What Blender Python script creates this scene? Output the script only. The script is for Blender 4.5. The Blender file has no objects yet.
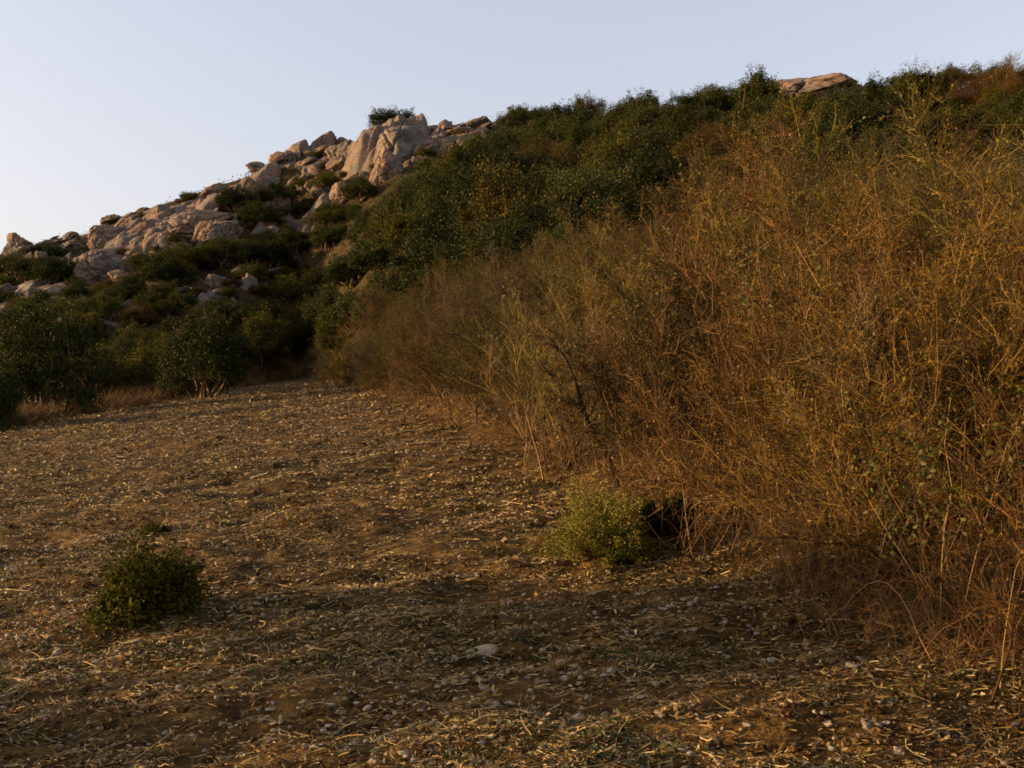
import bpy, math
import numpy as np
R = np.random.default_rng(11)
PI = math.pi
sc = bpy.context.scene
COL = sc.collection

# ------------------------------------------------------------------ noise
def _hash(ix, iy, iz, seed):
    n = (ix.astype(np.int64) * 374761393 + iy.astype(np.int64) * 668265263 + iz.astype(np.int64) * 2147483647 + seed * 974711) & 0xffffffff
    n = ((n ^ (n >> 13)) * 1274126177) & 0xffffffff
    n = ((n ^ (n >> 16)) * 2246822519) & 0xffffffff
    return ((n ^ (n >> 15)) & 0xffffff) / float(0xffffff)

def vnoise(x, y, z=None, seed=0):
    x = np.asarray(x, float); y = np.asarray(y, float)
    z = np.zeros_like(x) if z is None else np.asarray(z, float)
    fx, fy, fz = np.floor(x), np.floor(y), np.floor(z)
    ax, ay, az = x - fx, y - fy, z - fz
    ax, ay, az = [a * a * a * (a * (a * 6 - 15) + 10) for a in (ax, ay, az)]
    r = 0
    for dx in (0, 1):
        for dy in (0, 1):
            for dz in (0, 1):
                w = (ax if dx else 1 - ax) * (ay if dy else 1 - ay) * (az if dz else 1 - az)
                r = r + w * _hash(fx + dx, fy + dy, fz + dz, seed)
    return r * 2 - 1

def fbm(x, y, z=None, seed=0, oct=4):
    r, a, f = 0, 1.0, 1.0
    for k in range(oct):
        r = r + a * vnoise(np.asarray(x) * f, np.asarray(y) * f, None if z is None else np.asarray(z) * f, seed + k * 17)
        a *= .5; f *= 2.03
    return r

def sstep(a, b, x):
    u = np.clip((x - a) / (b - a), 0, 1)
    return u * u * (3 - 2 * u)

# ------------------------------------------------------------------ camera numbers and the lie of the land
F, CX, CY, EYE = 1000.0, 512.0, 384.0, 1.7
PITCH = math.atan(16 / F)

def ray(px, py):
    """forward-normalised direction (x per metre of y, z per metre of y)"""
    dx, dy = px - CX, CY - py
    w = F * math.cos(PITCH) - dy * math.sin(PITCH)
    return dx / w, (F * math.sin(PITCH) + dy * math.cos(PITCH)) / w

def project(x, y, z):
    zc = y * math.cos(PITCH) + (z - EYE) * math.sin(PITCH)
    yc = -y * math.sin(PITCH) + (z - EYE) * math.cos(PITCH)
    return CX + F * x / zc, CY - F * yc / zc

def plane(x, y):
    return .08 * 110 * np.tanh(y / 110) + .09 * 45 * np.tanh(x / 45)

def _edge(px, py):
    t, s = ray(px, py)
    ys = np.linspace(3, 90, 6000)
    k = np.argmax(plane(t * ys, ys) >= EYE + s * ys)
    return t, ys[k]

EDGE_PX = [(-60, 446), (0, 428), (60, 418), (150, 403), (240, 388), (300, 377), (350, 384), (400, 404), (480, 442), (600, 505), (700, 562), (850, 636), (1000, 690), (1100, 735)]
EDGE = [(-1.2, 22.0)] + [_edge(*p) for p in EDGE_PX] + [(.9, 3.0), (1.6, 2.9)]
ET = np.array([e[0] for e in EDGE]); EY = np.array([e[1] for e in EDGE])
# crest: image column, skyline row of the bare ground, distance
CREST_PX = [(-700, 370, 60), (-350, 335, 66), (-150, 285, 72), (0, 252, 76), (100, 226, 80), (200, 190, 82), (300, 153, 84), (360, 138, 86), (420, 124, 86), (490, 125, 84),
            (560, 127, 80), (640, 119, 76), (700, 114, 73), (780, 94, 70), (840, 94, 68), (900, 110, 66), (960, 108, 62), (1024, 94, 58), (1200, 70, 52), (1500, 60, 45)]
CT = np.array([ray(a, b)[0] for a, b, c in CREST_PX]); CS = np.array([ray(a, b)[1] for a, b, c in CREST_PX]); CD = np.array([c for a, b, c in CREST_PX], float)

def hill_u(x, y):
    ye = np.maximum(y, 2.5); t = x / ye
    y0 = np.interp(t, ET, EY); yc = np.interp(t, CT, CD)
    return (ye - y0) / (yc - y0), t, y0, yc

def height(x, y, detail=True):
    x = np.asarray(x, float); y = np.asarray(y, float)
    p = plane(x, y)
    u, t, y0, yc = hill_u(x, y)
    z0 = plane(t * y0, y0)
    zc = EYE + np.interp(t, CT, CS) * yc
    uu = np.clip(u, 0, 1)
    z = np.where(u > 0, z0 + (zc - z0) * (.42 * uu + .58 * uu ** 1.55), p)
    d = np.maximum(y - yc, 0)
    z = np.where(u > 1, np.maximum(zc - .32 * d * d / (d + 10), p), z)
    m = sstep(.02, .2, u) * (1 - sstep(1.5, 3, u))
    z = z + m * (.55 * fbm(x / 9, y / 9, seed=3, oct=3) + .22 * fbm(x / 2.2, y / 2.2, seed=8, oct=3))
    if detail:
        n = (1 - sstep(0, .1, u)) * (1 - sstep(30, 60, np.hypot(x, y)))
        z = z + n * (.06 * fbm(x / 1.3, y / .7, seed=21, oct=2) + .034 * fbm(x / .3, y / .16, seed=22, oct=3))
    return z

def hit(px, py):
    """where the line of sight through a picture point meets the bare ground; beyond the skyline: the crest"""
    t, s = ray(px, py)
    ys = np.linspace(2.6, 110, 9000)
    zs = height(t * ys, ys)
    over = zs >= EYE + s * ys
    k = int(np.argmax(over)) if over.any() else int(np.argmax((zs - EYE) / ys))
    return t * ys[k], ys[k], zs[k]

# ------------------------------------------------------------------ mesh building
def new_mesh(name, V, Q=None, T=None, mats=(), mi=None, smooth=False):
    V = np.asarray(V, np.float32).reshape(-1, 3)
    Q = np.zeros((0, 4), np.int32) if Q is None else np.asarray(Q, np.int32).reshape(-1, 4)
    T = np.zeros((0, 3), np.int32) if T is None else np.asarray(T, np.int32).reshape(-1, 3)
    me = bpy.data.meshes.new(name)
    me.vertices.add(len(V)); me.vertices.foreach_set('co', V.ravel())
    loops = np.concatenate([Q.ravel(), T.ravel()])
    me.loops.add(len(loops)); me.loops.foreach_set('vertex_index', loops)
    n = len(Q) + len(T)
    st = np.concatenate([np.arange(len(Q)) * 4, len(Q) * 4 + np.arange(len(T)) * 3]).astype(np.int32)
    me.polygons.add(n); me.polygons.foreach_set('loop_start', st)
    for m in mats: me.materials.append(m)
    if mi is not None: me.polygons.foreach_set('material_index', np.asarray(mi, np.int32))
    me.update(calc_edges=True); me.validate()
    me.polygons.foreach_set('use_smooth', np.full(len(me.polygons), bool(smooth)))
    return me

def norm(v):
    return v / np.maximum(np.linalg.norm(v, axis=-1, keepdims=True), 1e-9)

def tubes(Pts, Rad, k=3):
    """Pts (N,M,3), Rad (N,M) -> verts, quads"""
    N, M, _ = Pts.shape
    d = np.empty_like(Pts); d[:, 1:-1] = Pts[:, 2:] - Pts[:, :-2]; d[:, 0] = Pts[:, 1] - Pts[:, 0]; d[:, -1] = Pts[:, -1] - Pts[:, -2]
    d = norm(d)
    ref = np.zeros_like(d); ref[..., 0] = .31; ref[..., 1] = .9; ref[..., 2] = .12
    u = norm(np.cross(d, ref)); v = np.cross(d, u)
    a = np.arange(k) * 2 * PI / k
    V = Pts[:, :, None, :] + Rad[:, :, None, None] * (np.cos(a)[None, None, :, None] * u[:, :, None, :] + np.sin(a)[None, None, :, None] * v[:, :, None, :])
    idx = np.arange(N * M * k).reshape(N, M, k)
    A = idx[:, :-1, :]; B = idx[:, 1:, :]
    Q = np.stack([A, np.roll(A, -1, 2), np.roll(B, -1, 2), B], -1).reshape(-1, 4)
    return V.reshape(-1, 3), Q

def leaves(P, size, aspect=2.0, up=.0, rng=R, axis=None):
    """one slightly folded diamond per point"""
    N = len(P)
    a = norm(rng.normal(size=(N, 3)) + np.array([0, 0, up])) if axis is None else norm(axis + .35 * rng.normal(size=(N, 3)))
    b = norm(np.cross(a, rng.normal(size=(N, 3))))
    c = np.cross(a, b)
    s = np.asarray(size).reshape(-1, 1) * np.ones((N, 1))
    L, W = a * s * .5, b * s * .5 / aspect
    V = np.stack([P - L, P + W + c * s * .08, P + L, P - W + c * s * .08], 1)
    Q = np.arange(N * 4).reshape(N, 4)
    return V.reshape(-1, 3), Q

def join(parts):
    Vs, Qs, o = [], [], 0
    for V, Q in parts:
        Vs.append(V); Qs.append(np.asarray(Q) + o); o += len(V)
    return np.concatenate(Vs), np.concatenate(Qs)

# ------------------------------------------------------------------ object helpers
def link(name, me, parent=None, loc=None):
    o = bpy.data.objects.new(name, me); COL.objects.link(o)
    if parent: o.parent = parent
    if loc is not None: o.location = loc
    return o

def tag(o, label, cat, group=None):
    o['label'] = label; o['category'] = cat
    if group: o['group'] = group
    return o

def place(kind, parts, loc, rot=(0, 0, 0), scale=(1, 1, 1), color=None, label=None, cat=None, group=None):
    """a thing (Empty) with one child per (part name, mesh); meshes are shared between copies"""
    e = bpy.data.objects.new(kind, None); COL.objects.link(e)
    e.rotation_mode = 'ZYX'; e.location = loc; e.rotation_euler = rot; e.scale = scale
    e.empty_display_size = .1
    for nm, me in parts:
        c = link(nm, me, e)
        if color is not None: c.color = (*color, 1)
    tag(e, label, cat, group)
    return e

# ------------------------------------------------------------------ materials
def mat(name):
    m = bpy.data.materials.new(name); m.use_nodes = True
    nt = m.node_tree
    for n in list(nt.nodes): nt.nodes.remove(n)
    out = nt.nodes.new('ShaderNodeOutputMaterial')
    def N(t, **k):
        n = nt.nodes.new(t)
        for a, b in k.items():
            if a.startswith('i_'): n.inputs[a[2:].replace('_', ' ')].default_value = b
            else: setattr(n, a, b)
        return n
    return m, nt, N, nt.links.new, out

ALB = (.90, .81, .52)
def ramp(N, stops, k=(1, 1, 1)):
    stops = [(p, tuple(a * b for a, b in zip(c, k))) for p, c in stops]
    r = N('ShaderNodeValToRGB')
    el = r.color_ramp.elements
    while len(el) > 1: el.remove(el[-1])
    el[0].position = stops[0][0]; el[0].color = (*stops[0][1], 1)
    for p, c in stops[1:]:
        e = el.new(p); e.color = (*c, 1)
    return r

def leafy(name, stops, trans=.3, tint=False, rough=.55, gloss=.06, patch=None):
    m, nt, N, L, out = mat(name)
    g = N('ShaderNodeNewGeometry')
    r = ramp(N, stops, ALB); L(g.outputs['Random Per Island'], r.inputs[0])
    c = r.outputs[0]
    if tint:
        oi = N('ShaderNodeObjectInfo')
        mx = N('ShaderNodeMix', data_type='RGBA', blend_type='MULTIPLY'); mx.inputs[0].default_value = 1
        L(c, mx.inputs[6]); L(oi.outputs['Color'], mx.inputs[7]); c = mx.outputs[2]
    if patch:
        tc = N('ShaderNodeTexCoord')
        nz = N('ShaderNodeTexNoise'); nz.inputs['Scale'].default_value = patch[0]; nz.inputs['Detail'].default_value = 3
        L(tc.outputs['Object'], nz.inputs['Vector'])
        rr = ramp(N, [(.38, (1, 1, 1)), (.66, patch[1])]); L(nz.outputs['Fac'], rr.inputs[0])
        mx = N('ShaderNodeMix', data_type='RGBA', blend_type='MULTIPLY'); mx.inputs[0].default_value = 1
        L(c, mx.inputs[6]); L(rr.outputs[0], mx.inputs[7]); c = mx.outputs[2]
    p = N('ShaderNodeBsdfPrincipled'); p.inputs['Roughness'].default_value = rough
    p.inputs['Specular IOR Level'].default_value = gloss * 4
    L(c, p.inputs['Base Color'])
    if trans:
        tr = N('ShaderNodeBsdfTranslucent'); L(c, tr.inputs['Color'])
        ms = N('ShaderNodeMixShader'); ms.inputs[0].default_value = trans
        L(p.outputs[0], ms.inputs[1]); L(tr.outputs[0], ms.inputs[2]); L(ms.outputs[0], out.inputs[0])
    else:
        L(p.outputs[0], out.inputs[0])
    return m

M_TWIG = leafy('dry_twig_bark', [(0, (.011, .0065, .002)), (.4, (.046, .029, .0075)), (.8, (.095, .064, .018)), (1, (.24, .165, .070))], 0, rough=.75, gloss=.05, tint=True)
M_STEM = leafy('shrub_stem_bark', [(0, (.025, .016, .009)), (.45, (.055, .036, .020)), (.7, (.12, .08, .042)), (1, (.32, .23, .14))], 0, rough=.8, gloss=.05)
M_DRYLEAF = leafy('dry_olive_leaf', [(0, (.026, .026, .004)), (.4, (.086, .074, .010)), (.8, (.145, .108, .014)), (1, (.20, .105, .018))], .3, tint=True)
M_GREEN = leafy('evergreen_leaf', [(0, (.012, .018, .006)), (.45, (.037, .047, .014)), (.85, (.078, .084, .024)), (1, (.105, .100, .03))], .22, tint=True, gloss=.015)
M_YGREEN = leafy('yellow_green_leaf', [(0, (.075, .078, .008)), (.6, (.17, .165, .015)), (1, (.26, .22, .03))], .3, tint=True)
M_FRESH = leafy('fresh_green_leaf', [(0, (.04, .05, .008)), (1, (.11, .115, .018))], .3)
M_GRASS = leafy('dry_grass_blade', [(0, (.045, .022, .006)), (.5, (.13, .066, .018)), (1, (.27, .155, .05))], .25, rough=.7)
M_STRAW = leafy('straw_litter', [(0, (.040, .024, .009)), (.3, (.14, .086, .032)), (.6, (.31, .21, .098)), (.88, (.52, .39, .22)), (1, (.70, .60, .44))], .1, rough=.7, patch=(.8, (.48, .48, .46)))
M_WEED = leafy('low_weed_leaf', [(0, (.03, .04, .012)), (1, (.08, .085, .025))], .2)
M_SCRUB = leafy('low_scrub_leaf', [(0, (.028, .026, .011)), (.5, (.060, .046, .018)), (.8, (.085, .05, .022)), (1, (.12, .07, .035))], .15, patch=(.22, (.55, .75, .5)))

def make_rock_mat(name, base, stain, lichen, scale, pebble=False):
    m, nt, N, L, out = mat(name)
    tc = N('ShaderNodeTexCoord'); oi = N('ShaderNodeObjectInfo')
    ad = N('ShaderNodeVectorMath', operation='ADD'); L(tc.outputs['Object'], ad.inputs[0]); L(oi.outputs['Location'], ad.inputs[1])
    def noise(s, d=5, rgh=.6):
        n = N('ShaderNodeTexNoise'); n.inputs['Scale'].default_value = s * scale; n.inputs['Detail'].default_value = d; n.inputs['Roughness'].default_value = rgh
        L(ad.outputs[0], n.inputs['Vector']); return n
    n1, n2, n3 = noise(.55), noise(1.6, 6), noise(6, 6, .7)
    r1 = ramp(N, [(.42, base), (.62, stain)], (.85, .82, .76)); L(n1.outputs['Fac'], r1.inputs[0])
    r2 = ramp(N, [(.48, (0, 0, 0)), (.6, (1, 1, 1))]); L(n2.outputs['Fac'], r2.inputs[0])
    mx = N('ShaderNodeMix', data_type='RGBA'); L(r2.outputs[0], mx.inputs[0]); L(r1.outputs[0], mx.inputs[6]); mx.inputs[7].default_value = (*lichen, 1)
    r3 = ramp(N, [(.34, (.42, .42, .43)), (.6, (1.08, 1.05, 1.0))]); L(n3.outputs['Fac'], r3.inputs[0])
    m2 = N('ShaderNodeMix', data_type='RGBA', blend_type='MULTIPLY'); m2.inputs[0].default_value = 1
    L(mx.outputs[2], m2.inputs[6]); L(r3.outputs[0], m2.inputs[7])
    m3 = N('ShaderNodeMix', data_type='RGBA', blend_type='MULTIPLY'); m3.inputs[0].default_value = 1
    rr = ramp(N, [(0, (.72, .70, .70)), (1, (1.1, 1.06, 1.04))]); L(oi.outputs['Random'], rr.inputs[0])
    L(m2.outputs[2], m3.inputs[6]); L(rr.outputs[0], m3.inputs[7])
    p = N('ShaderNodeBsdfPrincipled'); p.inputs['Roughness'].default_value = .85; p.inputs['Specular IOR Level'].default_value = .2
    L(m3.outputs[2], p.inputs['Base Color'])
    b = N('ShaderNodeBump'); b.inputs['Strength'].default_value = .6; b.inputs['Distance'].default_value = .08 / scale
    L(n3.outputs['Fac'], b.inputs['Height']); L(b.outputs[0], p.inputs['Normal'])
    L(p.outputs[0], out.inputs[0])
    return m

M_ROCK = make_rock_mat('weathered_limestone', (.235, .187, .148), (.265, .165, .112), (.142, .128, .112), 1.0)
M_STONE = make_rock_mat('field_stone', (.52, .45, .34), (.44, .34, .23), (.32, .29, .24), 14.0)

def make_ground_mat():
    m, nt, N, L, out = mat('earth')
    tc = N('ShaderNodeTexCoord')
    def noise(s, d=4, rgh=.6, sx=1, sy=1):
        mp = N('ShaderNodeMapping'); mp.inputs['Scale'].default_value = (sx, sy, 1); L(tc.outputs['Object'], mp.inputs[0])
        n = N('ShaderNodeTexNoise'); n.inputs['Scale'].default_value = s; n.inputs['Detail'].default_value = d; n.inputs['Roughness'].default_value = rgh
        L(mp.outputs[0], n.inputs['Vector']); return n
    a = noise(.35, 4); b = noise(5, 6, .7, .6, 1.3); c = noise(26, 3, .7, .7, 1.2)
    soil = ramp(N, [(.32, (.018, .011, .004)), (.5, (.076, .047, .018)), (.66, (.20, .132, .058))], ALB); L(b.outputs['Fac'], soil.inputs[0])
    tone = ramp(N, [(.35, (.65, .68, .66)), (.62, (1.15, 1.05, 1.0))]); L(a.outputs['Fac'], tone.inputs[0])
    m1 = N('ShaderNodeMix', data_type='RGBA', blend_type='MULTIPLY'); m1.inputs[0].default_value = 1
    L(soil.outputs[0], m1.inputs[6]); L(tone.outputs[0], m1.inputs[7])
    fl = ramp(N, [(.60, (0, 0, 0)), (.72, (1, 1, 1))]); L(c.outputs['Fac'], fl.inputs[0])
    m2 = N('ShaderNodeMix', data_type='RGBA'); L(fl.outputs[0], m2.inputs[0]); L(m1.outputs[2], m2.inputs[6]); m2.inputs[7].default_value = (.30, .195, .10, 1)
    # hillside soil: darker, olive
    hs = ramp(N, [(.35, (.028, .022, .010)), (.65, (.070, .048, .022))], ALB); L(b.outputs['Fac'], hs.inputs[0])
    at = N('ShaderNodeAttribute', attribute_name='hillside')
    m3 = N('ShaderNodeMix', data_type='RGBA'); L(at.outputs['Fac'], m3.inputs[0]); L(m2.outputs[2], m3.inputs[6]); L(hs.outputs[0], m3.inputs[7])
    p = N('ShaderNodeBsdfPrincipled'); p.inputs['Roughness'].default_value = .95; p.inputs['Specular IOR Level'].default_value = .1
    L(m3.outputs[2], p.inputs['Base Color'])
    bm = N('ShaderNodeBump'); bm.inputs['Strength'].default_value = 1; bm.inputs['Distance'].default_value = .05
    L(b.outputs['Fac'], bm.inputs['Height'])
    b2 = N('ShaderNodeBump'); b2.inputs['Strength'].default_value = 1; b2.inputs['Distance'].default_value = .02
    L(c.outputs['Fac'], b2.inputs['Height']); L(bm.outputs[0], b2.inputs['Normal']); L(b2.outputs[0], p.inputs['Normal'])
    L(p.outputs[0], out.inputs[0])
    return m

# ------------------------------------------------------------------ ground: one sheet to the horizon
def spaced(lo, hi, c0, c1, fine, rate):
    up = [c1]; 
    while up[-1] < hi: up.append(up[-1] + max(fine, rate * (up[-1] - c1) + fine))
    dn = [c0]
    while dn[-1] > lo: dn.append(dn[-1] - max(fine, rate * (c0 - dn[-1]) + fine))
    mid = np.linspace(c0, c1, max(2, int((c1 - c0) / fine)))
    return np.unique(np.concatenate([np.array(dn[::-1]), mid, np.array(up)]))

gx = spaced(-3000, 3000, -3.5, 3.5, .05, .013)
gy = spaced(-400, 3500, 3.2, 8.0, .05, .011)
X, Y = np.meshgrid(gx, gy)
Z = height(X, Y)
ni, nj = X.shape
idx = np.arange(ni * nj).reshape(ni, nj)
Qg = np.stack([idx[:-1, :-1], idx[:-1, 1:], idx[1:, 1:], idx[1:, :-1]], -1).reshape(-1, 4)
gm = new_mesh('ground', np.stack([X, Y, Z], -1), Qg, mats=[make_ground_mat()], smooth=True)
at = gm.attributes.new('hillside', 'FLOAT', 'POINT')
ug = hill_u(X, Y)[0]
at.data.foreach_set('value', sstep(.03, .12, ug + .03 * fbm(X / 3, Y / 3, seed=5, oct=3)).astype(np.float32).ravel())
ground = link('ground', gm); ground['kind'] = 'structure'; ground['label'] = 'sloping brown stubble field running up into a rocky hillside'

# ------------------------------------------------------------------ dry hedge bushes
def dry_bush(seed, h=2.4, nst=34, n2=900, n3=13500, nleaf=9000, spread=.55, bare=False):
    r = np.random.default_rng(seed)
    M = 8
    s = np.linspace(0, 1, M)
    ang = r.uniform(0, 2 * PI, nst); lean = np.abs(r.normal(.30, .22, nst)).clip(.02, .95)
    lean[2:9] = r.uniform(.25, .7, 7)
    # crown envelope: an uneven ellipsoid that the stems grow up to
    def env(a_, l_):
        dx_, dz_ = np.sin(l_), np.cos(l_)
        A, C_, zc_ = .40 * h, .47 * h, .53 * h
        qa = (dx_ / A) ** 2 + (dz_ / C_) ** 2; qb = -2 * dz_ * zc_ / C_ ** 2; qc = (zc_ / C_) ** 2 - 1
        return (-qb + np.sqrt(np.maximum(qb * qb - 4 * qa * qc, .02))) / (2 * qa) * (1 + .16 * fbm(np.cos(a_) * 1.5, np.sin(a_) * 1.5, l_ * 2, seed=seed, oct=2))
    ln = env(ang, lean) * r.uniform(.70, 1.0, nst); ln[2:9] = env(ang[2:9], lean[2:9]) * r.uniform(.85, 1.02, 7)
    base = np.stack([.36 * r.normal(size=nst), .36 * r.normal(size=nst), np.full(nst, -.08)], -1)
    d = np.stack([np.cos(ang) * np.sin(lean), np.sin(ang) * np.sin(lean), np.cos(lean)], -1)
    bend = r.normal(size=(nst, 3)) * .16; bend[:, 2] -= .10
    P1 = base[:, None] + d[:, None] * (ln[:, None] * s)[..., None] + bend[:, None] * ((s ** 2)[None] * ln[:, None])[..., None]
    P1 = P1 + r.normal(size=P1.shape) * .018 * np.minimum(s * 4, 1)[None, :, None]
    rad = r.uniform(.004, .010, nst); rad[:2] *= 2.2; rad[2:9] = r.uniform(.004, .0075, 7)
    R1 = rad[:, None] * (1 - .8 * s)[None]
    # side branches
    i = r.integers(0, nst, n2); k = r.uniform(.10, .98, n2) ** .62
    def along(P, i, k):
        m = P.shape[1] - 1; f = k * m; a = np.minimum(f.astype(int), m - 1); w = (f - a)[:, None]
        return P[i, a] * (1 - w) + P[i, a + 1] * w, norm(P[i, a + 1] - P[i, a])
    o2, t2 = along(P1, i, k)
    d2 = norm(t2 + .62 * norm(r.normal(size=(n2, 3))) + np.array([0, 0, .12]))
    l2 = h * r.uniform(.12, .34, n2) * (1.15 - .72 * k)
    m2 = 5; s2 = np.linspace(0, 1, m2)
    P2 = o2[:, None] + d2[:, None] * (l2[:, None] * s2)[..., None] + (r.normal(size=(n2, 3)) * .22 + np.array([0, 0, .05]))[:, None] * ((s2 ** 2)[None] * l2[:, None])[..., None]
    R2 = r.uniform(.0018, .0042, n2)[:, None] * (1 - .65 * s2)[None]
    # fine twigs
    i = r.integers(0, n2, n3); k = r.uniform(.1, 1, n3)
    o3, t3 = along(P2, i, k)
    d3 = norm(t3 + .95 * norm(r.normal(size=(n3, 3))))
    l3 = h * r.uniform(.025, .09, n3)
    m3 = 3; s3 = np.linspace(0, 1, m3)
    P3 = o3[:, None] + d3[:, None] * (l3[:, None] * s3)[..., None] + (r.normal(size=(n3, 3)) * .3)[:, None] * ((s3 ** 2)[None] * l3[:, None])[..., None]
    R3 = r.uniform(.0009, .0020, n3)[:, None] * (1 - .5 * s3)[None]
    st = new_mesh('bush_branches', *tubes(P1, R1, 4), mats=[M_STEM], smooth=True)
    tw = new_mesh('bush_twigs', *join([tubes(P2, R2), tubes(P3, R3)]), mats=[M_TWIG])
    out = [('branches', st), ('twigs', tw)]
    if nleaf:
        i = r.integers(0, n3, nleaf); k = r.uniform(.2, 1, nleaf)
        o4, t4 = along(P3, i, k)
        # leaves gather towards the outside and the top
        keep = r.uniform(0, 1, nleaf) < np.clip((.22 + .75 * (o4[:, 2] / h)) * (1 + 1.2 * vnoise(o4[:, 0] * 3, o4[:, 1] * 3, o4[:, 2] * 3, seed=seed)), 0, 1)
        o4, t4 = o4[keep], t4[keep]
        lv = new_mesh('bush_leaves', *leaves(o4 + r.normal(size=o4.shape) * .008, r.uniform(.012, .028, len(o4)), 1.6, rng=r, axis=t4), mats=[M_DRYLEAF])
        out.append(('leaves', lv))
    return out

DRY = [dry_bush(100 + q, h=2.35, nst=int(R.integers(44, 62)), nleaf=(26000, 20000, 30000, 11000, 24000, 15000, 28000)[q]) for q in range(7)]
BARE = [dry_bush(150 + q, h=2.3, nst=24, n2=420, n3=4200, nleaf=1200) for q in range(2)]

ORD = ['first', 'second', 'third', 'fourth', 'fifth', 'sixth', 'seventh', 'eighth', 'ninth', 'tenth', 'eleventh', 'twelfth', 'thirteenth', 'fourteenth', 'fifteenth', 'sixteenth',
       'seventeenth', 'eighteenth', 'nineteenth', 'twentieth', 'twenty-first', 'twenty-second', 'twenty-third', 'twenty-fourth', 'twenty-fifth', 'twenty-sixth', 'twenty-seventh', 'twenty-eighth', 'twenty-ninth', 'thirtieth',
       'thirty-first', 'thirty-second', 'thirty-third', 'thirty-fourth', 'thirty-fifth', 'thirty-sixth', 'thirty-seventh', 'thirty-eighth', 'thirty-ninth', 'fortieth']
hx = [_edge(a, b) for a, b in [(1160, 760), (1100, 735), (1000, 690), (850, 636), (700, 562), (600, 505), (480, 442), (400, 404), (352, 384)]]
hl = np.array([(t * y, y) for t, y in hx])
seg = np.r_[0, np.cumsum(np.linalg.norm(np.diff(hl, axis=0), axis=1))]
def hedge_pt(s, off):
    x = np.interp(s, seg, hl[:, 0]); y = np.interp(s, seg, hl[:, 1])
    e = .4
    dx = np.interp(s + e, seg, hl[:, 0]) - np.interp(s - e, seg, hl[:, 0]); dy = np.interp(s + e, seg, hl[:, 1]) - np.interp(s - e, seg, hl[:, 1])
    n = math.hypot(dx, dy)
    return x + dy / n * off, y - dx / n * off

HOL = hit(672, 556)
HOL = (HOL[0], HOL[1] + .3)
ROWS = [(.60, 1.55, "hedge front row"), (1.65, 1.5, 'second hedge row'), (2.9, 1.6, 'third hedge row'), (4.5, 1.9, 'fourth hedge row'), (6.4, 2.2, 'fifth hedge row'), (8.8, 2.7, 'sixth hedge row'), (11.6, 2.6, 'hindmost hedge row'), (14.6, 2.8, 'row behind the hedge')]
HUES = [((1.25, .98, .75), 'rusty brown'), ((1.1, 1.28, .65), 'olive brown'), ((1.25, 1.12, .7), 'tawny'), ((.66, .66, .6), 'dark brown')]
for ri, (off, step, rowname) in enumerate(ROWS):
    s, q = .2, 0
    while s < (seg[-1] + .2 if ri < 6 else 15.0):
        x, y = hedge_pt(s + R.normal() * .2, off + .25 - .5 * float(sstep(6, 12, s)) + R.normal() * .34)
        if ri == 0 and math.hypot(x - HOL[0], y - HOL[1]) < .75:
            s += .5; continue
        z = float(height(x, y))
        hue, hn = HUES[int(R.integers(0, 4))]
        j = R.uniform(.9, 1.1)
        k = R.uniform(.76, 1.09) * (.90, .95, .92, .88, .84, .80, .8, .8)[ri] * np.interp(s / seg[-1], [0, .09, .25, .6, 1], [1.02, 1.12, 1.10, .92 - .02 * ri, .84 - .03 * ri])
        if 1 <= ri <= 6 and s < 12: k *= 1.13
        bare = ri < 3 and R.uniform() < (.16 if s > 9 else .04)
        parts = BARE[int(R.integers(0, 2))] if bare else DRY[int(R.integers(0, 7))]
        place('dry_bush', parts, (x, y, z), (R.normal() * .07, R.normal() * .08 - (.15, .16, .13, .10, .08, .05, .05, .05)[ri], R.uniform(0, 6.28)), (k * R.uniform(.95, 1.15), k, k * R.uniform(.92, 1.08)),
              tuple(c * j for c in hue), f"{'bare' if bare else hn} bush, {ORD[q]} from the near end of the {rowname}", 'bush', 'dry bushes of the hedge')
        q += 1; s += step * R.uniform(.85, 1.15)

for px, py, k, q, lab in [(1014, 116, 1.5, 2, 'big rusty brown bush rising on the crest at the edge of the view'), (975, 118, 1.4, 4, 'brown bush on the upper slope below the big rusty one'), (715, 168, 1.3, 0, 'dry brown bush standing among the evergreens'), (548, 190, 1.4, 5, 'rusty bush half way up the evergreen slope')]:
    x, y, z = hit(px, py)
    place('dry_bush', DRY[q], (x, y, z - .1), (0, 0, px), (k, k, k * .9), (1.2, 1.0, .8), lab, 'bush', 'dry bushes on the hill')

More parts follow.
